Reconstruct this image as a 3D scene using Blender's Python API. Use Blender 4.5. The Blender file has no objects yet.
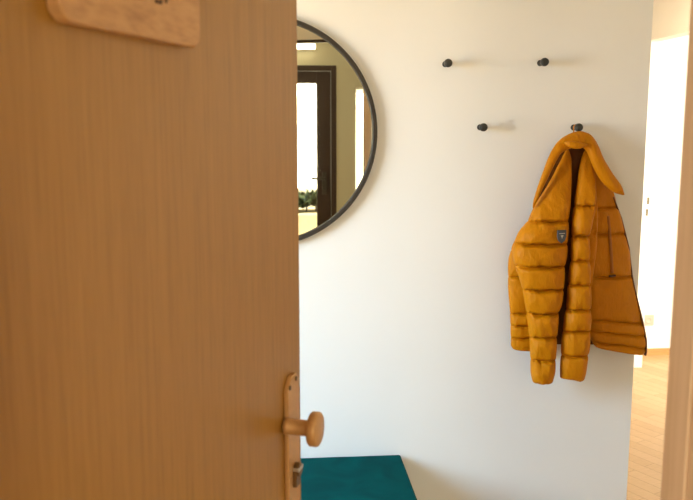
import bpy, bmesh, math, random
from mathutils import Vector, Matrix, noise
random.seed(4)
COL = bpy.context.scene.collection
PI = math.pi

# ------------------------------------------------------------------ camera model (metres, hook wall is the plane Y = 0)
CAM = Vector((0.0, -2.85, 1.585))
FPX = 820.0
YAW = math.radians(4.9)
PIT = math.atan(125 / FPX)
FW = Vector((math.sin(YAW) * math.cos(PIT), math.cos(YAW) * math.cos(PIT), -math.sin(PIT)))
RT = Vector((math.cos(YAW), -math.sin(YAW), 0))
UP = RT.cross(FW)


def at(u, v, Y):
    """point of the photograph carried to the plane parallel to the hook wall at depth Y"""
    d = FW + RT * (u - 346.5) / FPX + UP * (250 - v) / FPX
    return CAM + d * ((Y - CAM.y) / d.y)


# ------------------------------------------------------------------ materials
def new_mat(name):
    m = bpy.data.materials.new(name)
    m.use_nodes = True
    nt = m.node_tree
    return m, nt, nt.nodes['Principled BSDF']


def node(nt, t, **kw):
    n = nt.nodes.new(t)
    for k, v in kw.items():
        setattr(n, k, v)
    return n


def ramp(nt, stops):
    r = node(nt, 'ShaderNodeValToRGB')
    e = r.color_ramp.elements
    e[0].position, e[0].color = stops[0][0], (*stops[0][1], 1)
    e[1].position, e[1].color = stops[-1][0], (*stops[-1][1], 1)
    for p, c in stops[1:-1]:
        x = e.new(p)
        x.color = (*c, 1)
    return r


def coords(nt, scale, rot=(0, 0, 0), kind='Object'):
    tc = node(nt, 'ShaderNodeTexCoord')
    mp = node(nt, 'ShaderNodeMapping')
    mp.inputs['Scale'].default_value = scale
    mp.inputs['Rotation'].default_value = rot
    nt.links.new(tc.outputs[kind], mp.inputs['Vector'])
    return mp


def bump(nt, b, src, strength, dist=0.002):
    bp = node(nt, 'ShaderNodeBump')
    bp.inputs['Strength'].default_value = strength
    bp.inputs['Distance'].default_value = dist
    nt.links.new(src, bp.inputs['Height'])
    nt.links.new(bp.outputs['Normal'], b.inputs['Normal'])


def plain(name, c, rough=0.5, metal=0.0, noise_amt=0.06, scale=30):
    m, nt, b = new_mat(name)
    mp = coords(nt, (scale,) * 3)
    n = node(nt, 'ShaderNodeTexNoise')
    n.inputs['Detail'].default_value = 4
    nt.links.new(mp.outputs[0], n.inputs['Vector'])
    r = ramp(nt, [(0.3, tuple(x * (1 - noise_amt) for x in c)), (0.7, tuple(min(1, x * (1 + noise_amt)) for x in c))])
    nt.links.new(n.outputs['Fac'], r.inputs['Fac'])
    nt.links.new(r.outputs['Color'], b.inputs['Base Color'])
    b.inputs['Roughness'].default_value = rough
    b.inputs['Metallic'].default_value = metal
    return m


def plaster(name, c):
    m, nt, b = new_mat(name)
    mp = coords(nt, (1, 1, 1))
    n = node(nt, 'ShaderNodeTexNoise')
    n.inputs['Scale'].default_value = 140
    n.inputs['Detail'].default_value = 3
    nt.links.new(mp.outputs[0], n.inputs['Vector'])
    n2 = node(nt, 'ShaderNodeTexNoise')
    n2.inputs['Scale'].default_value = 2.2
    nt.links.new(mp.outputs[0], n2.inputs['Vector'])
    r = ramp(nt, [(0.3, tuple(x * 0.97 for x in c)), (0.7, c)])
    nt.links.new(n2.outputs['Fac'], r.inputs['Fac'])
    nt.links.new(r.outputs['Color'], b.inputs['Base Color'])
    b.inputs['Roughness'].default_value = 0.85
    bump(nt, b, n.outputs['Fac'], 0.12, 0.001)
    return m


def wood(name, dark, mid, light, scale=(55, 55, 1.6), rough=0.42, fine=240, kind='Object', rot=(0, 0, 0), bow=0.6):
    m, nt, b = new_mat(name)
    mp = coords(nt, scale, rot, kind)
    n = node(nt, 'ShaderNodeTexNoise')
    n.inputs['Scale'].default_value = 1.0
    n.inputs['Detail'].default_value = 7
    n.inputs['Roughness'].default_value = 0.62
    n.inputs['Distortion'].default_value = bow
    nt.links.new(mp.outputs[0], n.inputs['Vector'])
    mp2 = coords(nt, (scale[0] * 5, scale[1] * 5, scale[2] * 5), rot, kind)
    n2 = node(nt, 'ShaderNodeTexNoise')
    n2.inputs['Scale'].default_value = 1.0
    n2.inputs['Detail'].default_value = 2
    nt.links.new(mp2.outputs[0], n2.inputs['Vector'])
    mx = node(nt, 'ShaderNodeMath', operation='MULTIPLY_ADD')
    mx.inputs[1].default_value = 0.35
    nt.links.new(n2.outputs['Fac'], mx.inputs[0])
    sc = node(nt, 'ShaderNodeMath', operation='MULTIPLY')
    sc.inputs[1].default_value = 0.65
    nt.links.new(n.outputs['Fac'], sc.inputs[0])
    nt.links.new(sc.outputs[0], mx.inputs[2])
    r = ramp(nt, [(0.34, dark), (0.5, mid), (0.66, light)])
    nt.links.new(mx.outputs[0], r.inputs['Fac'])
    nt.links.new(r.outputs['Color'], b.inputs['Base Color'])
    b.inputs['Roughness'].default_value = rough
    bump(nt, b, n2.outputs['Fac'], 0.05, 0.0005)
    return m


def parquet(name):
    m, nt, b = new_mat(name)
    mp = coords(nt, (1, 1, 1), (0, 0, math.radians(62)))
    br = node(nt, 'ShaderNodeTexBrick')
    br.inputs['Scale'].default_value = 1.0
    br.inputs['Brick Width'].default_value = 0.42
    br.inputs['Row Height'].default_value = 0.07
    br.inputs['Mortar Size'].default_value = 0.0016
    br.inputs['Mortar Smooth'].default_value = 0.3
    br.inputs['Color1'].default_value = (0.56, 0.36, 0.17, 1)
    br.inputs['Color2'].default_value = (0.64, 0.44, 0.23, 1)
    br.inputs['Mortar'].default_value = (0.36, 0.21, 0.09, 1)
    nt.links.new(mp.outputs[0], br.inputs['Vector'])
    mp2 = coords(nt, (5, 60, 5), (0, 0, math.radians(62)))
    n = node(nt, 'ShaderNodeTexNoise')
    n.inputs['Detail'].default_value = 5
    nt.links.new(mp2.outputs[0], n.inputs['Vector'])
    r = ramp(nt, [(0.3, (0.82, 0.79, 0.76)), (0.7, (1, 1, 1))])
    nt.links.new(n.outputs['Fac'], r.inputs['Fac'])
    mx = node(nt, 'ShaderNodeMixRGB', blend_type='MULTIPLY')
    mx.inputs['Fac'].default_value = 1
    nt.links.new(br.outputs['Color'], mx.inputs[1])
    nt.links.new(r.outputs['Color'], mx.inputs[2])
    nt.links.new(mx.outputs[0], b.inputs['Base Color'])
    b.inputs['Roughness'].default_value = 0.38
    return m


def nylon(name, c):
    m, nt, b = new_mat(name)
    mp = coords(nt, (70, 70, 24))
    n = node(nt, 'ShaderNodeTexNoise')
    n.inputs['Scale'].default_value = 1.0
    n.inputs['Detail'].default_value = 3
    n.inputs['Distortion'].default_value = 1.2
    nt.links.new(mp.outputs[0], n.inputs['Vector'])
    r = ramp(nt, [(0.3, tuple(x * 0.9 for x in c)), (0.7, c)])
    nt.links.new(n.outputs['Fac'], r.inputs['Fac'])
    nt.links.new(r.outputs['Color'], b.inputs['Base Color'])
    b.inputs['Roughness'].default_value = 0.5
    b.inputs['Specular IOR Level'].default_value = 0.14
    bump(nt, b, n.outputs['Fac'], 0.5, 0.006)
    return m


def velvet(name, c):
    m, nt, b = new_mat(name)
    mp = coords(nt, (1, 1, 1))
    n = node(nt, 'ShaderNodeTexNoise')
    n.inputs['Scale'].default_value = 7
    n.inputs['Detail'].default_value = 6
    n.inputs['Distortion'].default_value = 1.2
    nt.links.new(mp.outputs[0], n.inputs['Vector'])
    r = ramp(nt, [(0.3, tuple(x * 0.75 for x in c)), (0.7, tuple(x * 1.15 for x in c))])
    nt.links.new(n.outputs['Fac'], r.inputs['Fac'])
    nt.links.new(r.outputs['Color'], b.inputs['Base Color'])
    b.inputs['Roughness'].default_value = 0.8
    b.inputs['Specular IOR Level'].default_value = 0.04
    b.inputs['Sheen Weight'].default_value = 0.015
    b.inputs['Sheen Tint'].default_value = (0.1, 0.75, 0.8, 1)
    n3 = node(nt, 'ShaderNodeTexNoise')
    n3.inputs['Scale'].default_value = 400
    nt.links.new(mp.outputs[0], n3.inputs['Vector'])
    bump(nt, b, n3.outputs['Fac'], 0.25, 0.001)
    return m


def emitter(name, c, s):
    m, nt, b = new_mat(name)
    b.inputs['Base Color'].default_value = (*c, 1)
    b.inputs['Emission Color'].default_value = (*c, 1)
    b.inputs['Emission Strength'].default_value = s
    return m


M = {}
M['wall'] = plaster('white_wall_paint', (0.86, 0.84, 0.80))
M['cream'] = plaster('cream_wall_paint', (0.84, 0.78, 0.68))
M['olive'] = plaster('olive_cream_wall_paint', (0.48, 0.46, 0.33))
M['ceil'] = plaster('ceiling_paint', (0.82, 0.79, 0.73))
M['oak'] = wood('oak_veneer', (0.295, 0.130, 0.016), (0.372, 0.172, 0.024), (0.42, 0.200, 0.032), scale=(110, 110, 3.2), bow=0.3)
M['beech'] = wood('beech_board', (0.40, 0.19, 0.065), (0.55, 0.285, 0.105), (0.62, 0.34, 0.14), scale=(7, 24, 24), rough=0.5, bow=1.8)
M['post'] = wood('pale_wood_frame', (0.65, 0.45, 0.28), (0.72, 0.51, 0.33), (0.76, 0.55, 0.37), scale=(60, 60, 1.0), rough=0.55)
M['skirt'] = wood('oak_skirting', (0.42, 0.22, 0.07), (0.5, 0.27, 0.09), (0.55, 0.31, 0.11), scale=(3, 30, 30))
M['floor'] = parquet('oak_parquet')
M['brass'] = plain('satin_bronze_hardware', (0.56, 0.30, 0.11), 0.42, 0.35, 0.05)
M['steel'] = plain('dull_steel', (0.5, 0.47, 0.42), 0.35, 0.9)
M['darkbrass'] = plain('aged_lock_brass', (0.16, 0.09, 0.035), 0.4, 0.6)
M['black'] = plain('matt_black_metal', (0.022, 0.021, 0.018), 0.45, 0.0, 0.15)
M['frame'] = plain('dark_bronze_mirror_frame', (0.026, 0.018, 0.010), 0.6, 0.0, 0.1)
M['handle'] = plain('dark_handle_metal', (0.05, 0.045, 0.035), 0.4, 0.3)
M['sand'] = plain('sandy_render', (0.62, 0.52, 0.30), 0.9, 0, 0.35, 30)
M['fold_shade'] = plain('rust_fold_shade', (0.36, 0.115, 0.002), 0.6)
M['mustard'] = nylon('mustard_quilted_nylon', (0.56, 0.196, 0.0008))
M['lining'] = nylon('shaded_rust_lining', (0.11, 0.035, 0.006))
M['zip'] = plain('dark_brown_zip_tape', (0.07, 0.022, 0.008), 0.6)
M['badge'] = plain('charcoal_badge', (0.055, 0.055, 0.065), 0.55)
M['badge_light'] = plain('pale_badge_thread', (0.55, 0.52, 0.46), 0.6)
M['teal'] = velvet('teal_velvet', (0.0002, 0.058, 0.057))
M['white_gloss'] = plain('white_lacquer', (0.86, 0.83, 0.77), 0.35, 0, 0.02)
M['slot'] = plain('strike_slot_metal', (0.16, 0.13, 0.07), 0.5, 0.2)
M['zipedge'] = plain('rust_zip_edge', (0.16, 0.05, 0.008), 0.6)
M['socket'] = plain('socket_plastic', (0.55, 0.44, 0.36), 0.4, 0, 0.02)
M['darkwood'] = wood('dark_brown_door_wood', (0.022, 0.011, 0.006), (0.030, 0.015, 0.008), (0.04, 0.020, 0.011), rough=0.6)
M['shrub'] = plain('shrub_leaves', (0.05, 0.07, 0.02), 0.7, 0, 0.5, 12)
M['stucco'] = plaster('outdoor_stucco', (0.85, 0.78, 0.62))
M['paving'] = plain('outdoor_paving', (0.6, 0.55, 0.45), 0.8, 0, 0.2, 8)
M['lamp'] = emitter('lamp_diffuser', (1.0, 0.86, 0.62), 9)
M['burn'] = plain('burnt_engraving', (0.10, 0.045, 0.018), 0.7)

mm, nt, b = new_mat('mirror_glass')
b.inputs['Base Color'].default_value = (0.80, 0.78, 0.66, 1)
b.inputs['Metallic'].default_value = 1
b.inputs['Roughness'].default_value = 0.012
M['mirror'] = mm

mm, nt, b = new_mat('clear_pane')
nt.nodes.remove(b)
tr = node(nt, 'ShaderNodeBsdfTransparent')
tr.inputs['Color'].default_value = (0.97, 0.98, 0.97, 1)
gl = node(nt, 'ShaderNodeBsdfGlossy')
gl.inputs['Roughness'].default_value = 0.05
mx = node(nt, 'ShaderNodeMixShader')
mx.inputs[0].default_value = 0.05
nt.links.new(tr.outputs[0], mx.inputs[1])
nt.links.new(gl.outputs[0], mx.inputs[2])
nt.links.new(mx.outputs[0], nt.nodes['Material Output'].inputs['Surface'])
M['pane'] = mm


# ------------------------------------------------------------------ mesh helpers
def add_box(bm, x0, y0, z0, x1, y1, z1, mtx=None):
    vs = [bm.verts.new((x, y, z)) for x in (x0, x1) for y in (y0, y1) for z in (z0, z1)]
    if mtx:
        for v in vs:
            v.co = mtx @ v.co
    q = [(0, 1, 3, 2), (4, 6, 7, 5), (0, 4, 5, 1), (2, 3, 7, 6), (0, 2, 6, 4), (1, 5, 7, 3)]
    for f in q:
        bm.faces.new([vs[i] for i in f])
    return vs


def add_lathe(bm, prof, mtx, n=40):
    """prof: list of (radius, height) turned about the local Z axis"""
    rings = []
    for r, h in prof:
        if r < 1e-6:
            rings.append([bm.verts.new(mtx @ Vector((0, 0, h)))])
        else:
            rings.append([bm.verts.new(mtx @ Vector((r * math.cos(2 * PI * k / n), r * math.sin(2 * PI * k / n), h))) for k in range(n)])
    for a, c in zip(rings, rings[1:]):
        for k in range(n):
            k2 = (k + 1) % n
            if len(a) == 1 and len(c) == 1:
                continue
            if len(a) == 1:
                bm.faces.new((a[0], c[k], c[k2]))
            elif len(c) == 1:
                bm.faces.new((a[k], a[k2], c[0]))
            else:
                bm.faces.new((a[k], a[k2], c[k2], c[k]))


def add_prism(bm, pts, y0, y1, mtx=None):
    """outline in local XZ, extruded along local Y"""
    a = [bm.verts.new((x, y0, z)) for x, z in pts]
    c = [bm.verts.new((x, y1, z)) for x, z in pts]
    if mtx:
        for v in a + c:
            v.co = mtx @ v.co
    n = len(pts)
    bm.faces.new(a)
    bm.faces.new(c[::-1])
    for k in range(n):
        bm.faces.new((a[k], c[k], c[(k + 1) % n], a[(k + 1) % n]))


def rounded(x0, z0, x1, z1, r, n=6):
    pts = []
    for cx, cz, a0 in ((x1 - r, z1 - r, 0), (x0 + r, z1 - r, 90), (x0 + r, z0 + r, 180), (x1 - r, z0 + r, 270)):
        for k in range(n + 1):
            a = math.radians(a0 + 90 * k / n)
            pts.append((cx + r * math.cos(a), cz + r * math.sin(a)))
    return pts


def obj(name, bm, mat, parent=None, smooth=False, bevel=0.0, seg=2, subd=0):
    bmesh.ops.recalc_face_normals(bm, faces=bm.faces)
    me = bpy.data.meshes.new(name)
    bm.to_mesh(me)
    bm.free()
    me.materials.append(mat)
    o = bpy.data.objects.new(name, me)
    COL.objects.link(o)
    if parent:
        o.parent = parent
    if smooth:
        for p in me.polygons:
            p.use_smooth = True
    if bevel:
        md = o.modifiers.new('bevel', 'BEVEL')
        md.width = bevel
        md.segments = seg
        md.limit_method = 'ANGLE'
        md.angle_limit = math.radians(40)
    if subd:
        md = o.modifiers.new('subd', 'SUBSURF')
        md.levels = md.render_levels = subd
    return o


def box(name, mat, x0, y0, z0, x1, y1, z1, parent=None, bevel=0.0, mtx=None):
    bm = bmesh.new()
    add_box(bm, x0, y0, z0, x1, y1, z1, mtx)
    return obj(name, bm, mat, parent, bevel=bevel)


def struct(o, label=None):
    o['kind'] = 'structure'
    if label:
        o['label'] = label
    return o


def thing(name, label, cat, loc=(0, 0, 0), rz=0.0, group=None):
    o = bpy.data.objects.new(name, None)
    COL.objects.link(o)
    o.empty_display_size = 0.05
    o.location = loc
    o.rotation_euler = (0, 0, rz)
    o['label'] = label
    o['category'] = cat
    if group:
        o['group'] = group
    return o


# ------------------------------------------------------------------ shell
CH = 2.45
struct(box('floor', M['floor'], -1.95, -5.5, -0.08, 5.3, 2.7, 0.0))
struct(box('ceiling', M['ceil'], -1.95, -5.5, CH, 5.3, 2.7, CH + 0.08))
# hook wall
struct(box('wall_back', M['wall'], -1.85, 0.0, 0.0, 1.317, 0.14, CH))
# hall: left wall with a window opening
bm = bmesh.new()
WY0, WY1, WZ0, WZ1 = -1.75, -0.55, 0.95, 2.05
VY0, VY1, VZ0, VZ1 = -4.7, -3.5, 0.9, 2.1
for b_ in ((-1.9, -5.4, 0, -1.75, VY0, CH), (-1.9, VY1, 0, -1.75, WY0, CH), (-1.9, VY0, 0, -1.75, VY1, VZ0), (-1.9, VY0, VZ1, -1.75, VY1, CH), (-1.9, WY1, 0, -1.75, 0.14, CH), (-1.9, WY0, 0, -1.75, WY1, WZ0), (-1.9, WY0, WZ1, -1.75, WY1, CH)):
    add_box(bm, *b_)
struct(obj('wall_left', bm, M['wall']))
bm = bmesh.new()
for b_ in ((-1.84, WY0, WZ0, -1.78, WY0 + .05, WZ1), (-1.84, WY1 - .05, WZ0, -1.78, WY1, WZ1), (-1.84, WY0 + .05, WZ0, -1.78, WY1 - .05, WZ0 + .05),
           (-1.84, WY0 + .05, WZ1 - .05, -1.78, WY1 - .05, WZ1), (-1.83, -1.17, WZ0 + .05, -1.79, -1.13, WZ1 - .05)):
    add_box(bm, *b_)
w1 = struct(obj('window_1', bm, M['white_gloss']))
box('pane', M['pane'], -1.815, WY0 + .05, WZ0 + .05, -1.811, WY1 - .05, WZ1 - .05, w1)

bm = bmesh.new()
for b_ in ((-1.84, VY0, VZ0, -1.78, VY0 + .05, VZ1), (-1.84, VY1 - .05, VZ0, -1.78, VY1, VZ1), (-1.84, VY0 + .05, VZ0, -1.78, VY1 - .05, VZ0 + .05),
           (-1.84, VY0 + .05, VZ1 - .05, -1.78, VY1 - .05, VZ1), (-1.83, -4.12, VZ0 + .05, -1.79, -4.08, VZ1 - .05)):
    add_box(bm, *b_)
w4 = struct(obj('window_4_added', bm, M['white_gloss']))  # unseen window, added to let light onto the right post
box('pane', M['pane'], -1.815, VY0 + .05, VZ0 + .05, -1.811, VY1 - .05, VZ1 - .05, w4)

# wall between vestibule and hall, with the doorway the oak door hangs in
HP = Vector((-0.261, -2.19, 0))                  # hinge corner, hall face
JP = Vector((0.4985, -1.870, 0))                   # opposite corner, hall face
wd = (JP - HP).normalized()
ea = math.atan2(wd.y, wd.x)
EM = Matrix.Translation(HP) @ Matrix.Rotation(ea, 4, 'Z')
WID = (JP - HP).length
bm = bmesh.new()
T = 0.20
add_box(bm, -1.64, -T, 0, -0.06, 0, CH, EM)
add_box(bm, WID + 0.045, -T, 0, 2.14, 0, CH, EM)
add_box(bm, -0.06, -T, 2.068, WID + 0.045, 0, CH, EM)
struct(obj('wall_front', bm, M['cream']))
# wooden door lining: right post (seen at the picture's right edge), left post, head
bm = bmesh.new()
add_box(bm, WID, -0.036, 0, WID + 0.045, 0.0, 2.05, EM)
add_box(bm, WID + 0.004, -T - 0.012, 0, WID + 0.045, -0.036, 2.05, EM)
struct(obj('trim_1', bm, M['post'], bevel=0.002), 'pale wooden door frame post at the right edge')
bm = bmesh.new()
add_box(bm, -0.06, -T - 0.012, 0, -0.015, -0.005, 2.05, EM)
struct(obj('trim_2', bm, M['post'], bevel=0.002))
bm = bmesh.new()
add_box(bm, -0.06, -0.03, 2.052, WID + 0.045, 0.004, 2.068, EM)
struct(obj('trim_3', bm, M['darkwood'], bevel=0.002))

# side wall to the right of the passage, with its doorway into the bright room
SX0, SX1 = 2.30, 2.39
DY0, DY1, DZ = 0.95, 2.22, 2.099
bm = bmesh.new()
for b_ in ((SX0, -5.4, 0, SX1, DY0, CH), (SX0, DY1, 0, SX1, 2.64, CH), (SX0, DY0, DZ, SX1, DY1, CH)):
    add_box(bm, *b_)
struct(obj('wall_right', bm, M['cream']))
# white lining on the far jamb, with the strike plate slots
jl = struct(box('trim_4', M['white_gloss'], SX0 - 0.004, DY1 - 0.012, 0, SX1 + 0.004, DY1, DZ), 'white door jamb with a strike plate beyond the jacket')
box('strike_plate', M['white_gloss'], 2.340, DY1 - 0.0135, 0.985, 2.392, DY1 - 0.012, 1.145, jl)
for z0, z1, xx in ((1.083, 1.127, 2.373), (1.008, 1.052, 2.369)):
    box('strike_slot', M['slot'], xx - 0.008, DY1 - 0.0145, z0, xx + 0.008, DY1 - 0.0135, z1, jl)
# passage end and the bright room
struct(box('wall_far', M['wall'], 1.177, 2.50, 0, 5.2, 2.64, CH))
struct(box('wall_passage', M['wall'], 1.177, 0.14, 0, 1.317, 2.50, CH))
struct(box('baseboard_far', M['skirt'], SX1, 2.482, 0, 5.05, 2.50, 0.045))
bm = bmesh.new()
for b_ in ((5.05, -1.1, 0, 5.2, -0.6, CH), (5.05, 1.9, 0, 5.2, 2.5, CH), (5.05, -0.6, 0, 5.2, 1.9, 0.85), (5.05, -0.6, 2.25, 5.2, 1.9, CH)):
    add_box(bm, *b_)
struct(obj('wall_room_right', bm, M['wall']))
bm = bmesh.new()
for b_ in ((SX1, -1.1, 0, 2.75, -0.95, CH), (4.65, -1.1, 0, 5.05, -0.95, CH), (2.75, -1.1, 0, 4.65, -0.95, 0.12), (2.75, -1.1, 2.3, 4.65, -0.95, CH)):
    add_box(bm, *b_)
struct(obj('wall_room_front', bm, M['wall']))
bm = bmesh.new()
for b_ in ((2.75, -1.06, .12, 2.81, -1.0, 2.3), (4.59, -1.06, .12, 4.65, -1.0, 2.3), (2.81, -1.06, .12, 4.59, -1.0, .18), (2.81, -1.06, 2.24, 4.59, -1.0, 2.3), (3.67, -1.06, .18, 3.73, -1.0, 2.24)):
    add_box(bm, *b_)
w2 = struct(obj('window_2', bm, M['white_gloss']))
box('pane', M['pane'], 2.81, -1.032, .18, 4.59, -1.028, 2.24, w2)
bm = bmesh.new()
for b_ in ((5.09, -.6, .85, 5.15, -.54, 2.25), (5.09, 1.84, .85, 5.15, 1.9, 2.25), (5.09, -.54, .85, 5.15, 1.84, .91), (5.09, -.54, 2.19, 5.15, 1.84, 2.25), (5.09, .62, .91, 5.15, .68, 2.19)):
    add_box(bm, *b_)
w3 = struct(obj('window_3', bm, M['white_gloss']))
box('pane', M['pane'], 5.118, -.54, .91, 5.122, 1.84, 2.19, w3)

# socket low on the far wall
so = thing('wall_socket', 'small pale wall socket low on the bright far wall', 'socket', (2.557, 2.50, 0.248))
bm = bmesh.new()
add_prism(bm, rounded(-0.038, -0.038, 0.038, 0.038, 0.008), -0.011, 0.0)
obj('cover_plate', bm, M['socket'], so, bevel=0.002)
bm = bmesh.new()
RX = Matrix.Rotation(PI / 2, 4, 'X')              # local Z -> -Y
add_lathe(bm, [(0.024, 0.011), (0.024, 0.0125), (0.019, 0.0125), (0.018, 0.0118), (0, 0.0118)], RX)
obj('socket_well', bm, M['socket'], so, smooth=True)

# vestibule behind the camera (seen in the mirror): back wall with a dark glazed door
BY = -5.35
DX0, DX1, DTOP = -0.33, 0.60, 2.16
bm = bmesh.new()
for b_ in ((-1.75, BY - .15, 0, DX0, BY, CH), (DX1, BY - .15, 0, .785, BY, CH), (.785, BY - .15, 1.955, 1.25, BY, CH), (.785, BY - .15, 0, 1.25, BY, .25), (1.25, BY - .15, 0, SX0, BY, CH), (DX0, BY - .15, DTOP, DX1, BY, CH)):
    add_box(bm, *b_)
struct(obj('wall_vestibule', bm, M['olive']))
bm = bmesh.new()
for b_ in ((.785, BY - .10, .25, .80, BY - .04, 1.955), (1.235, BY - .10, .25, 1.25, BY - .04, 1.955), (.80, BY - .10, .25, 1.235, BY - .04, .27), (.80, BY - .10, 1.935, 1.235, BY - .04, 1.955)):
    add_box(bm, *b_)
w5 = struct(obj('window_5', bm, M['white_gloss']))
box('pane', M['pane'], .80, BY - .072, .27, 1.235, BY - .068, 1.935, w5)
d2 = bpy.data.objects.new('door_2', None)
COL.objects.link(d2)
d2['kind'] = 'structure'
d2['label'] = 'dark brown glazed door reflected in the round mirror'
bm = bmesh.new()
for b_ in ((DX0, BY - .10, 0, DX0 + .05, BY + .01, DTOP), (DX1 - .05, BY - .10, 0, DX1, BY + .01, DTOP), (DX0 + .05, BY - .10, DTOP - .05, DX1 - .05, BY + .01, DTOP)):
    add_box(bm, *b_)
obj('door_frame', bm, M['darkwood'], d2, bevel=0.003)
bm = bmesh.new()
for b_ in ((DX0 + .055, BY - .07, .01, -.13, BY - .02, DTOP - .055), (.407, BY - .07, .01, DX1 - .055, BY - .02, DTOP - .055),
           (-.13, BY - .07, .01, .407, BY - .02, .14), (-.13, BY - .07, 1.99, .407, BY - .02, DTOP - .055)):
    add_box(bm, *b_)
obj('leaf', bm, M['darkwood'], d2, bevel=0.003)
box('glass', M['pane'], -.13, BY - .048, .14, .407, BY - .042, 1.99, d2)
bm = bmesh.new()
add_box(bm, .458, BY - .02, .90, .503, BY - .012, 1.12)
add_lathe(bm, [(0.012, 0), (0.012, .045)], Matrix.Translation((.478, BY - .012, 1.06)) @ Matrix.Rotation(-PI / 2, 4, 'X'), 16)
add_box(bm, .345, BY + .025, 1.045, .49, BY + .045, 1.073)
add_lathe(bm, [(0.018, 0), (0.018, .012), (0, .012)], Matrix.Translation((.478, BY - .012, .95)) @ Matrix.Rotation(-PI / 2, 4, 'X'), 16)
obj('lever_handle', bm, M['handle'], d2, bevel=0.003)

# outdoors beyond the glazed door
struct(box('ground', M['paving'], -3.5, -11.0, -0.1, 4.0, -5.5, -0.02))
gw = thing('garden_wall', 'sunlit pale garden wall seen through the glazed door in the mirror', 'wall', (0, -8.7, -0.02))
box('masonry', M['stucco'], -3.5, -0.15, 0, 4.0, 0.15, 2.7, gw)
pl = thing('planter', 'low sandy planter wall seen through the dark door in the mirror', 'planter', (0.2, -7.75, -0.02))
bm = bmesh.new()
add_box(bm, -1.6, -.3, 0, 1.6, .3, .50)
obj('masonry', bm, M['sand'], pl, bevel=.02)
sh = thing('shrub', 'low dark shrub growing in the planter, seen in the mirror', 'shrub', (0.15, -7.75, 0.482))
bm = bmesh.new()
for k in range(1500):
    p = Vector((random.uniform(-.62, .62), random.uniform(-.2, .24), random.uniform(.075, .235)))
    r = Matrix.Rotation(random.uniform(0, 6.28), 4, 'Z') @ Matrix.Rotation(random.uniform(-1.2, 1.2), 4, 'X')
    a, w = random.uniform(.04, .07), random.uniform(.02, .035)
    vs = [bm.verts.new(p + r @ Vector(c)) for c in ((-w, 0, 0), (0, -a, .01), (w, 0, 0), (0, a, .01))]
    bm.faces.new(vs)
obj('foliage', bm, M['shrub'], sh)
for k in range(9):
    bm = bmesh.new()
    add_lathe(bm, [(0, 0), (.012, 0), (.009, .1), (.004, .18), (0, .19)], Matrix.Translation((-.48 + .12 * k, .02 * (k % 3 - 1), 0)), 8)
    obj('stem', bm, M['darkwood'], sh)

# ceiling batten lamp in the vestibule
cl = thing('wall_lamp', 'long bright batten lamp above the dark door, reflected at the top of the mirror', 'lamp', (-0.13, BY, 2.335))
box('lamp_body', M['white_gloss'], -.53, 0, -.03, .53, .035, .03, cl, bevel=.004)
box('diffuser', M['lamp'], -.525, .035, -.025, .525, .085, .025, cl, bevel=.01)

# ------------------------------------------------------------------ oak door with its hardware (local x along the leaf, camera side is -y)
th = math.radians(20.7)
RZ = PI / 2 - th
d1 = struct(box('door_1', M['oak'], 0.0, 0.0, 0.012, 0.85, 0.040, 2.03, bevel=0.0015), 'open oak veneered door filling the left of the picture')
d1.location = HP
d1.rotation_euler = (0, 0, RZ)
d1['category'] = 'door'
YM = Matrix.Rotation(PI / 2, 4, 'X')             # lathe axis -> local -y
bm = bmesh.new()
PX0, PX1, PT, PB = 0.761, 0.819, 1.150, 0.86
add_prism(bm, [(PX0, PB), (PX0, PT - .022), (PX0 + .004, PT - .015), (PX0 + .018, PT), (PX1 - .014, PT), (PX1 - .001, PT - .013), (PX1, PT - .02), (PX1, PB)], -0.009, 0.0)
esc = obj('escutcheon_plate', bm, M['brass'], d1, bevel=0.0025, seg=3)
for sx, sz in ((0.769, 1.133), (0.800, 1.141)):
    bm = bmesh.new()
    add_lathe(bm, [(0.0045, 0.0085), (0.0045, 0.0102), (0.003, 0.011), (0, 0.011)], Matrix.Translation((sx, 0, sz)) @ YM, 16)
    obj('screw', bm, M['darkbrass'], esc, smooth=True)
bm = bmesh.new()
KZ = 1.068
add_lathe(bm, [(0, 0.004), (0.0150, 0.004), (0.0150, 0.012), (0.0140, 0.014), (0.0140, 0.046), (0.0160, 0.049), (0.0275, 0.0505), (0.0300, 0.053), (0.0303, 0.0625), (0.0292, 0.0655), (0.0265, 0.0672), (0, 0.0676)],
          Matrix.Translation((0.757, 0, KZ)) @ YM, 48)
kn = obj('door_knob', bm, M['brass'], d1, smooth=True)
for p in kn.data.polygons:
    p.use_smooth = True
bm = bmesh.new()
add_lathe(bm, [(0, .006), (0.0125, .006), (0.0125, .018), (0.011, .0195), (0, .0195)], Matrix.Translation((0.793, 0, 0.975)) @ YM, 28)
add_box(bm, 0.780, -.016, 0.945, 0.803, -.006, 0.972)
lk = obj('lock_cylinder', bm, M['darkbrass'], esc, bevel=0.001)
bm = bmesh.new()
add_box(bm, 0.7805, -.020, 0.974, 0.8055, -.006, 0.981)
obj('keyway_cover', bm, M['steel'], esc, bevel=0.001)
# steel lock forend on the leaf's edge
box('lock_forend', M['steel'], 0.849, 0.010, 0.90, 0.8515, 0.030, 1.12, d1)

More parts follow.
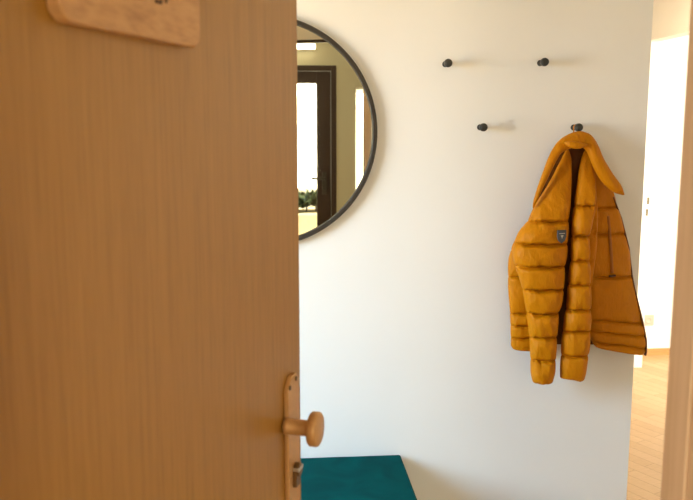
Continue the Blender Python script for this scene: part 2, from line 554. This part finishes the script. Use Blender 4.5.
# wooden board on the door
HM = Matrix.Translation(HP) @ Matrix.Rotation(RZ, 4, 'Z')
ws = thing('wooden_board', 'small beech board with rounded corners hung on the oak door', 'sign', HM @ Vector((0.29, 0, 1.679)), RZ)
bm = bmesh.new()
add_prism(bm, rounded(-0.144, 0.0, 0.147, 0.2, 0.021, 8), -0.0165, -0.0005)
obj('board', bm, M['beech'], ws, bevel=0.003, seg=3)
for x, z, w, h in ((-0.012, 0.038, 0.010, 0.030), (0.002, 0.040, 0.004, 0.03), (0.040, 0.040, 0.016, 0.004), (0.046, 0.041, 0.004, 0.03), (0.058, 0.043, 0.004, 0.028)):
    bm = bmesh.new()
    add_prism(bm, rounded(x - w / 2, z, x + w / 2, z + h, min(w, h) * .45, 3), -0.0176, -0.0168)
    obj('burnt_mark', bm, M['burn'], ws)

# ------------------------------------------------------------------ round mirror
mc = at(263.2, 132.5, -0.02)
mir = thing('round_mirror', 'large round mirror with a thin dark frame partly behind the oak door', 'mirror', (mc.x, 0, mc.z))
R = 0.3905
bm = bmesh.new()
add_lathe(bm, [(R - .004, 0.001), (R, 0.003), (R, 0.024), (R - .002, 0.026), (R - .013, 0.026), (R - .015, 0.024), (R - .015, 0.010), (R - .017, 0.001), (R - .004, 0.001)], RX, 160)
obj('frame', bm, M['frame'], mir, smooth=False)
bm = bmesh.new()
add_lathe(bm, [(0, 0.004), (R - .015, 0.004), (R - .015, 0.009), (0, 0.009)], RX, 160)
obj('mirror_glass', bm, M['mirror'], mir)

# ------------------------------------------------------------------ hooks
def hook(u, v, label):
    p = at(u + 1.3, v, -0.052)
    h = thing('wall_hook', label, 'hook', (p.x, 0, p.z), 0, 'black peg hooks on the white wall')
    bm = bmesh.new()
    add_lathe(bm, [(0, .0005), (.0105, .0005), (.0105, .003), (.0072, .005), (.0066, .040)], RX, 28)
    obj('stem', bm, M['black'], h, smooth=True)
    bm = bmesh.new()
    add_lathe(bm, [(0, .036), (.0085, .0365), (.0125, .040), (.0140, .045), (.0142, .053), (.0130, .0585), (.0095, .0615), (0, .0625)], RX, 32)
    obj('knob', bm, M['black'], h, smooth=True)


hook(447, 63, 'black peg hook nearest the mirror, upper left of the four')
hook(543.5, 62, 'black peg hook alone in the upper row right, above the jacket')
hook(482.3, 127.3, 'black peg hook lowest left, empty, level with the jacket hook')
hook(577.5, 127.5, 'black peg hook that the mustard jacket hangs from')

# ------------------------------------------------------------------ teal bench
bz = 0.390
be = thing('bench', 'teal velvet bench against the white wall under the mirror', 'bench', (0, 0, 0))
bx0, bx1, by0, by1 = -0.42, 0.4425, -0.402, -0.014
bm = bmesh.new()
add_box(bm, bx0, by0, 0.285, bx1, by1, bz)
cu = obj('seat_cushion', bm, M['teal'], be, bevel=0.008, seg=4)
bm = bmesh.new()
for zz in (0.285 + .010, bz - .010):
    pass
add_box(bm, bx0 + .012, by0 + .012, 0.13, bx1 - .012, by1 - .006, 0.285)
obj('base', bm, M['teal'], be, bevel=0.008, seg=3)
for lx in (bx0 + .06, bx1 - .06):
    for ly in (by0 + .06, by1 - .05):
        bm = bmesh.new()
        add_lathe(bm, [(0, 0), (.011, 0), (.018, .13), (0, .13)], Matrix.Translation((lx, ly, 0)), 20)
        obj('leg', bm, M['skirt'], be, smooth=False)

# ------------------------------------------------------------------ mustard puffer jacket
jp = at(577.5, 131, -0.05)
jk = thing('puffer_jacket', 'mustard quilted puffer jacket hanging by its collar from a peg hook', 'jacket', (jp.x, 0, jp.z))
JO = Vector((jp.x, 0, jp.z))


def cr(p0, p1, p2, p3, t):
    return 0.5 * (2 * p1 + (p2 - p0) * t + (2 * p0 - 5 * p1 + 4 * p2 - p3) * t * t + (3 * p1 - p0 - 3 * p2 + p3) * t ** 3)


def interp(rows, s):
    n = len(rows)
    i = max(0, min(n - 2, int(s)))
    t = s - i
    g = lambda k: rows[max(0, min(n - 1, k))]
    return [cr(a, b_, c, d, t) for a, b_, c, d in zip(g(i - 1), g(i), g(i + 1), g(i + 2))]


def puffy(name, rows, seams, mat, M_=260, N_=44, pinch=0.62, wr=0.0035, seed=0.0, cap=(0.5, 0.6), ex=0.75, tilt=0.0, scallop=0.035, fold=0.004, parent=None):
    """rows: (uL, vL, uR, vR, yL, yR, th): a padded tube lofted from pairs of outline points, pinched at the seams (v values)"""
    bm = bmesh.new()
    rings = []
    for m in range(M_ + 1):
        s = m / M_ * (len(rows) - 1)
        uL, vL, uR, vR, yL, yR, th_ = interp(rows, s)
        PL, PR = at(uL, vL, yL), at(uR, vR, yR)
        C_, H = (PL + PR) / 2, (PR - PL) / 2
        vm = (vL + vR) / 2
        e = m / M_
        edge = 1.0
        if e < 0.04:
            edge = cap[0] + (1 - cap[0]) * math.sqrt(e / 0.04)
        if e > 0.96:
            edge = min(edge, cap[1] + (1 - cap[1]) * math.sqrt((1 - e) / 0.04))
        nrm = Vector((H.z, 0, -H.x))
        nrm = Vector((0, -1, 0)) - H.normalized() * Vector((0, -1, 0)).dot(H.normalized())
        nrm.normalize()
        ring = []
        for k in range(N_):
            a = 2 * PI * k / N_
            ca, sa = math.cos(a), math.sin(a)
            x = math.copysign(abs(ca) ** ex, ca)
            y = math.copysign(abs(sa) ** 0.9, sa)
            vv = vm + tilt * x + 1.4 * noise.noise(Vector((x * 2.5 + seed, vm * 0.03, seed))) + 0.7 * noise.noise(Vector((x * 9 + seed, vm * 0.05, seed)))
            pf, dn = 1.0, 99.0
            if seams:
                b0, b1 = -1e3, 1e3
                for q in seams:
                    if q <= vv:
                        b0 = max(b0, q)
                    if q > vv:
                        b1 = min(b1, q)
                if b0 < -900:
                    b0 = b1 - 26
                if b1 > 900:
                    b1 = b0 + 26
                t = max(0.0, min(1.0, (vv - b0) / (b1 - b0)))
                pf = (4 * t * (1 - t)) ** 0.28 if 0 < t < 1 else 0.0
                dn = min(abs(vv - b0), abs(b1 - vv))
            base = C_ + H * x * edge * (1 - scallop + scallop * pf)
            puff = 1 - pinch + pinch * pf
            if seams:
                puff -= 0.3 * math.exp(-(dn / 1.4) ** 2)
            puff = max(puff, 0.12)
            d = th_ * puff * edge * y
            P = base + nrm * d
            # puckers beside the stitching, soft folds elsewhere
            w = noise.noise(Vector((P.x * 120 + seed * 3, P.z * 26, seed))) * wr * 2.3 * math.exp(-dn / 6.0)
            f = noise.noise(Vector((P.x * 26 + P.z * 12, P.z * 15 - P.x * 9, seed * 1.7))) * fold
            f += (0.5 - abs(noise.noise(Vector((P.x * 40 + P.z * 16, P.z * 22, seed * 2.9))))) * fold * 0.9
            P = P + nrm * (w + f) * (1 if sa >= 0 else 0.4) * abs(sa) ** 0.5
            P.y = min(P.y, -0.004)
            ring.append(bm.verts.new(P - JO))
        rings.append(ring)
    for a, c in zip(rings, rings[1:]):
        for k in range(N_):
            bm.faces.new((a[k], a[(k + 1) % N_], c[(k + 1) % N_], c[k]))
    for ring in (rings[0], rings[-1]):
        cv = bm.verts.new(sum((v.co for v in ring), Vector()) / N_)
        for k in range(N_):
            bm.faces.new((ring[k], ring[(k + 1) % N_], cv))
    return obj(name, bm, mat, parent or jk, smooth=True)


def hrow(v, l, r, y, t, yr=None, dv=0.0):
    return (l, v, r, v + dv, y, y if yr is None else yr, t)


# back of the jacket, coloured dark for the shade in the gap between the sleeves
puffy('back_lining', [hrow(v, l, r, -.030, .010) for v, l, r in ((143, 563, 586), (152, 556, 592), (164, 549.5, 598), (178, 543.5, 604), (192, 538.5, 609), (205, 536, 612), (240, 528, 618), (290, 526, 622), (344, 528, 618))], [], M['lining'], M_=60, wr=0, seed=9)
# half body showing left of the near sleeve
puffy('side_panel', [hrow(234, 519, 545, -.050, .016), hrow(244, 513, 545, -.050, .022), hrow(255, 509.5, 545, -.05, .026), hrow(264, 508.3, 546, -.05, .027), hrow(276, 508, 546, -.05, .027), hrow(292, 508.5, 546, -.05, .027),
                     hrow(305, 509.5, 546, -.05, .026), hrow(320, 510.3, 546, -.05, .025), hrow(335, 510.7, 546, -.05, .024), hrow(349.5, 511, 546, -.05, .022, None, 1.5)],
      [250, 276, 313.5, 325.5, 337.5], M['mustard'], seed=2.2, cap=(.3, .75))
# open right front
rp = []
for v, l, r in ((158, 586, 596), (170, 586, 603), (182, 587, 609), (192, 587, 614), (204, 587, 617), (216, 587, 620), (232, 586, 624.4), (248, 585, 628.3), (262, 585, 630.3), (276, 585, 631.8),
                (290, 585, 634.3), (305, 586, 638.2), (318, 587, 641.8), (328, 588, 644), (338, 590, 645.8), (348, 593, 646)):
    k = max(0.0, (v - 285) / 63)
    rp.append((l, v - 1.0 * k, r, v + 7.5 * k, -.056, -.036, .026))
fp = puffy('front_panel', rp, [234, 277, 321.5, 333, 344.5], M['mustard'], seed=5.1, pinch=.66, cap=(.4, .8), fold=.005, tilt=0)
# sleeves
near = [(150, 565, 570, -.040, .010), (158, 562, 571, -.046, .014), (167, 557.5, 571.0, -.054, .019), (180, 551, 570.8, -.066, .026), (195, 542, 570.4, -.082, .035), (208, 534, 569.6, -.096, .043), (222, 527, 568, -.108, .048), (232, 519.5, 567.3, -.112, .051),
        (243, 514.5, 567.2, -.114, .053), (254, 513, 566.4, -.116, .053), (266, 515, 564.4, -.117, .053), (277, 519, 563.8, -.118, .052), (289, 522.4, 563.2, -.118, .050), (300, 524.5, 561.5, -.118, .048), (313, 526.6, 558.5, -.118, .045),
        (324, 528.2, 557.4, -.118, .043), (336.5, 529.5, 556.4, -.117, .041), (348, 530.3, 555.8, -.116, .039), (359.5, 530.8, 555.2, -.115, .037), (371, 531, 554.4, -.114, .035), (382.5, 531.6, 553.3, -.113, .032)]
slv = puffy('sleeve', [hrow(v, l, r, y, t) for v, l, r, y, t in near], [140, 221.5, 243.5, 266, 289, 313, 336.5, 359.5], M['mustard'], seed=1.3, M_=330, N_=64, cap=(.4, .8), wr=.004, fold=.006)
far = [(150, 584, 588, -.042, .010), (160, 581, 591.5, -.050, .014), (174, 578.5, 594, -.062, .020), (188, 576.8, 595.5, -.078, .026), (200, 574.8, 595.5, -.092, .032), (212, 573.4, 594.3, -.104, .035), (223, 572.6, 591.5, -.114, .036), (236, 571.7, 589.2, -.118, .036),
       (248, 571.6, 588.8, -.119, .036), (260, 571.0, 589.2, -.119, .036), (272, 569.6, 590, -.119, .036), (284.5, 568.2, 590.2, -.119, .036), (297, 567.6, 590.8, -.119, .036), (309.5, 566.2, 590.5, -.119, .036), (320, 564.4, 590.6, -.119, .036), (331, 562.9, 590.1, -.118, .035),
       (343, 561.8, 589.4, -.117, .034), (355.5, 561, 588.3, -.116, .033), (367, 560.4, 586.4, -.115, .031), (377, 560.2, 584.5, -.114, .029)]
rows = [hrow(v, l, r, y, t) for v, l, r, y, t in far]
rows.append((560.2, 376, 583, 381.5, -.111, -.111, .027))
slv2 = puffy('sleeve', rows, [140, 206, 236, 260, 284.5, 309.5, 331, 355.5], M['mustard'], seed=7.7, M_=330, N_=56, cap=(.4, .8), pinch=.66, scallop=.07, wr=.0035, fold=.0045)
# fold of cloth between the far sleeve and the right front
puffy('side_fold', [hrow(186, 590, 595, -.07, .008), hrow(204, 590, 597, -.086, .012), hrow(225, 588, 597.5, -.1, .015), hrow(250, 586.5, 596, -.1, .014), hrow(275, 586, 593, -.098, .011), hrow(292, 585, 590.5, -.094, .007)], [203, 234, 262], M['mustard'], seed=3.9, M_=70, N_=28, cap=(.2, .2))
# collar draped over the peg: outer point, inner point along the arch
col = [(532.2, 208.3, 534.2, 207.6, -.112, -.112, .005), (533.5, 201, 537.6, 200, -.110, -.118, .010), (535.8, 193.5, 540.8, 192.5, -.106, -.118, .013), (540.2, 180.5, 546.5, 180.5, -.100, -.114, .015), (546, 164.5, 553.5, 166, -.092, -.108, .016), (551.6, 151.5, 560.5, 154, -.084, -.102, .017),
       (558, 142, 566.5, 150, -.074, -.096, .018), (566, 136, 572, 147.5, -.062, -.090, .019), (575, 132.6, 577, 146.5, -.054, -.086, .020), (582.5, 132.3, 581.5, 146.5, -.054, -.086, .020), (588.8, 135.5, 585.5, 148, -.058, -.090, .019), (594.2, 143, 588.5, 151.5, -.066, -.094, .019),
       (599.6, 154.8, 592, 160.5, -.074, -.098, .019), (605.4, 166, 597, 171.5, -.080, -.102, .019), (612.8, 177.3, 604.5, 183.2, -.084, -.104, .018), (620, 186.8, 613.2, 191.6, -.084, -.098, .013), (624.2, 194.6, 621.5, 195.3, -.084, -.086, .005)]
puffy('collar', col, [], M['mustard'], seed=4.4, M_=170, N_=36, cap=(.5, .5), fold=.006, wr=0, ex=.9)
# turned lip at the back of the neck
lip = [(563.5, 142.5, 564.3, 144.2, -.104, -.104, .003), (568, 141.2, 568.5, 147, -.110, -.113, .008), (573, 141.2, 573.2, 148.6, -.113, -.116, .010), (578, 142, 578.2, 148.9, -.113, -.116, .010), (583, 143.2, 583, 147.8, -.110, -.113, .008), (587.5, 144.2, 587.2, 145.2, -.104, -.104, .003)]
puffy('collar_lip', lip, [], M['mustard'], seed=6.2, M_=50, N_=24, cap=(.4, .4), fold=.002, wr=0)
# hanger loop over the peg stem
bm = bmesh.new()
pts = []
hp = at(578.8, 127.5, -0.052)
for k in range(25):
    a = PI * k / 24
    pts.append(Vector((hp.x + .0105 * math.cos(a), -.026 - .006 * abs(math.cos(a)), hp.z + .0105 * math.sin(a) - (0.028 if k in (0, 24) else 0.0))))
prev = None
for p in pts:
    d = (p - Vector((hp.x, p.y, hp.z))).normalized()
    r = [bm.verts.new(p + d * i * .0012 + Vector((0, j * .004, 0)) - JO) for i, j in ((-1, -1), (1, -1), (1, 1), (-1, 1))]
    if prev:
        for k in range(4):
            bm.faces.new((prev[k], prev[(k + 1) % 4], r[(k + 1) % 4], r[k]))
    else:
        bm.faces.new(r)
    prev = r
bm.faces.new(prev)
obj('hanger_loop', bm, M['mustard'], jk)


def strip(name, pts, w, mat, parent, t=.003):
    """flat tape along points (u, v, y)"""
    bm = bmesh.new()
    P = [at(*p) - JO for p in pts]
    prev = None
    for i, p in enumerate(P):
        d = (P[min(i + 1, len(P) - 1)] - P[max(i - 1, 0)]).normalized()
        s = d.cross(Vector((0, 1, 0))).normalized()
        r = [bm.verts.new(p + s * a * w / 2 + Vector((0, c * t, 0))) for a, c in ((-1, -.6), (0, -1), (1, -.6), (1, 1), (-1, 1))]
        if prev:
            for k in range(5):
                bm.faces.new((prev[k], prev[(k + 1) % 5], r[(k + 1) % 5], r[k]))
        else:
            bm.faces.new(r)
        prev = r
    bm.faces.new(prev)
    return obj(name, bm, mat, parent, smooth=False)


strip('front_zip', [(613, 197, -.042), (621, 218, -.042), (628.6, 248, -.042), (631.8, 276, -.042), (634.8, 291, -.042), (638.8, 307, -.042), (642.6, 322, -.042), (646, 340, -.042), (646.2, 352, -.042), (645.2, 355.5, -.042)], .0045, M['zipedge'], jk, .007)
strip('pocket_fold_shade', [(608, 216, -.072), (609.5, 230, -.073), (611, 252, -.074), (612.3, 273, -.074)], .009, M['fold_shade'], jk, .004)  # dark strip at the pocket; a fold valley's shade put into its colour
strip('zip_pull', [(609.5, 276, -.072), (612.5, 276.2, -.072), (615.5, 275.6, -.071)], .006, M['zip'], jk, .006)
# shield badge on the near sleeve
bp = at(561.8, 236.5, -.167)
bd = bpy.data.objects.new('badge', None)
bm = bmesh.new()
sh_ = [(-.0165, .022), (.0165, .022), (.0175, .0), (.0125, -.014), (0, -.024), (-.0125, -.014), (-.0175, .0)]
BMX = Matrix.Translation(bp - JO) @ Matrix.Rotation(math.radians(14), 4, 'Z')
add_prism(bm, sh_, -.0015, .004, BMX)
bpy.data.objects.remove(bd)
bd = obj('badge', bm, M['badge'], slv, bevel=.0008)
bd['label'] = 'charcoal shield badge with pale thread'
bm = bmesh.new()
add_box(bm, -.011, -.0022, .0095, .011, -.0014, .0115, BMX)
add_prism(bm, [(-.006, .003), (0, .0055), (.006, .003), (.002, -.001), (0, -.008), (-.002, -.001)], -.0022, -.0014, BMX)
obj('badge_thread', bm, M['badge_light'], slv)

# ------------------------------------------------------------------ light
def area(name, loc, rot, sx, sy, power, c, spread=180):
    l = bpy.data.lights.new(name, 'AREA')
    l.shape = 'RECTANGLE'
    l.size, l.size_y = sx, sy
    l.energy = power
    l.color = c
    l.spread = math.radians(spread)
    o = bpy.data.objects.new(name, l)
    COL.objects.link(o)
    o.location = loc
    o.rotation_euler = tuple(math.radians(a) for a in rot)
    return o


def aim(o, target):
    o.rotation_euler = (Vector(target) - o.location).to_track_quat('-Z', 'Y').to_euler()


a = area('hall_window_skylight', (-1.99, -1.15, 1.60), (0, 0, 0), 1.2, 1.1, 42, (0.36, 0.66, 1.0), 88)
aim(a, (0.5, -0.1, 0.05))
a = area('hall_window_ground_light', (-2.0, -1.15, 1.40), (0, 0, 0), 1.2, 1.1, 38, (1.0, 0.74, 0.40), 112)
aim(a, (0.5, -0.2, 2.5))
area('glazed_door_daylight', (0.138, -5.43, 1.47), (90, 0, 0), 0.53, 1.03, 38, (1.0, 0.90, 0.72))
a = area('added_window_daylight', (-1.99, -4.1, 1.5), (0, -90, 0), 1.2, 1.2, 30, (1.0, 0.90, 0.76))  # fill through the added vestibule window, to brighten the right post
area('sidelight_daylight', (1.02, -5.46, 1.1), (90, 0, 0), 0.43, 1.6, 9, (1.0, 0.92, 0.75))
area('room_window_daylight', (3.7, -1.2, 1.3), (90, 0, 0), 1.8, 2.1, 185, (1.0, 0.92, 0.80))
area('room_side_window_daylight', (5.3, 0.65, 1.55), (0, 90, 0), 1.3, 2.4, 60, (1.0, 0.92, 0.80))
area('vestibule_ceiling_fill', (0.5, -3.9, 2.42), (0, 0, 0), 1.6, 1.2, 2, (1.0, 0.82, 0.58))  # added ceiling fill to brighten the oak door; no fitting here
area('passage_bounce_fill', (1.8, 1.0, 2.42), (0, 0, 0), 0.5, 0.9, 17, (1.0, 0.80, 0.55))  # added fill standing in for bounced light; no lamp hangs in the passage
sl = bpy.data.lights.new('sun', 'SUN')
sl.energy = 16.0
sl.angle = 0.009
sl.color = (1, 0.95, 0.85)
so_ = bpy.data.objects.new('sun', sl)
COL.objects.link(so_)
so_.rotation_euler = Vector((0.0, -0.45, -0.9)).to_track_quat('-Z', 'Y').to_euler()

w = bpy.data.worlds.new('sky')
bpy.context.scene.world = w
w.use_nodes = True
bg = w.node_tree.nodes['Background']
bg.inputs[0].default_value = (0.75, 0.86, 1.0, 1)
bg.inputs[1].default_value = 1.0

# ------------------------------------------------------------------ camera
cd = bpy.data.cameras.new('camera')
cd.sensor_width = 36
cd.lens = 36 * FPX / 693
cd.clip_start = 0.02
cd.dof.use_dof = True
cd.dof.focus_distance = 2.85
cd.dof.aperture_fstop = 7.1
co = bpy.data.objects.new('camera', cd)
COL.objects.link(co)
co.matrix_world = Matrix((( RT.x, UP.x, -FW.x, CAM.x), (RT.y, UP.y, -FW.y, CAM.y), (RT.z, UP.z, -FW.z, CAM.z), (0, 0, 0, 1)))
sc = bpy.context.scene
sc.camera = co
sc.view_settings.view_transform = 'Standard'
sc.view_settings.look = 'None'
sc.view_settings.exposure = 0.0
sc.view_settings.gamma = 1.0
sc.view_settings.use_curve_mapping = False
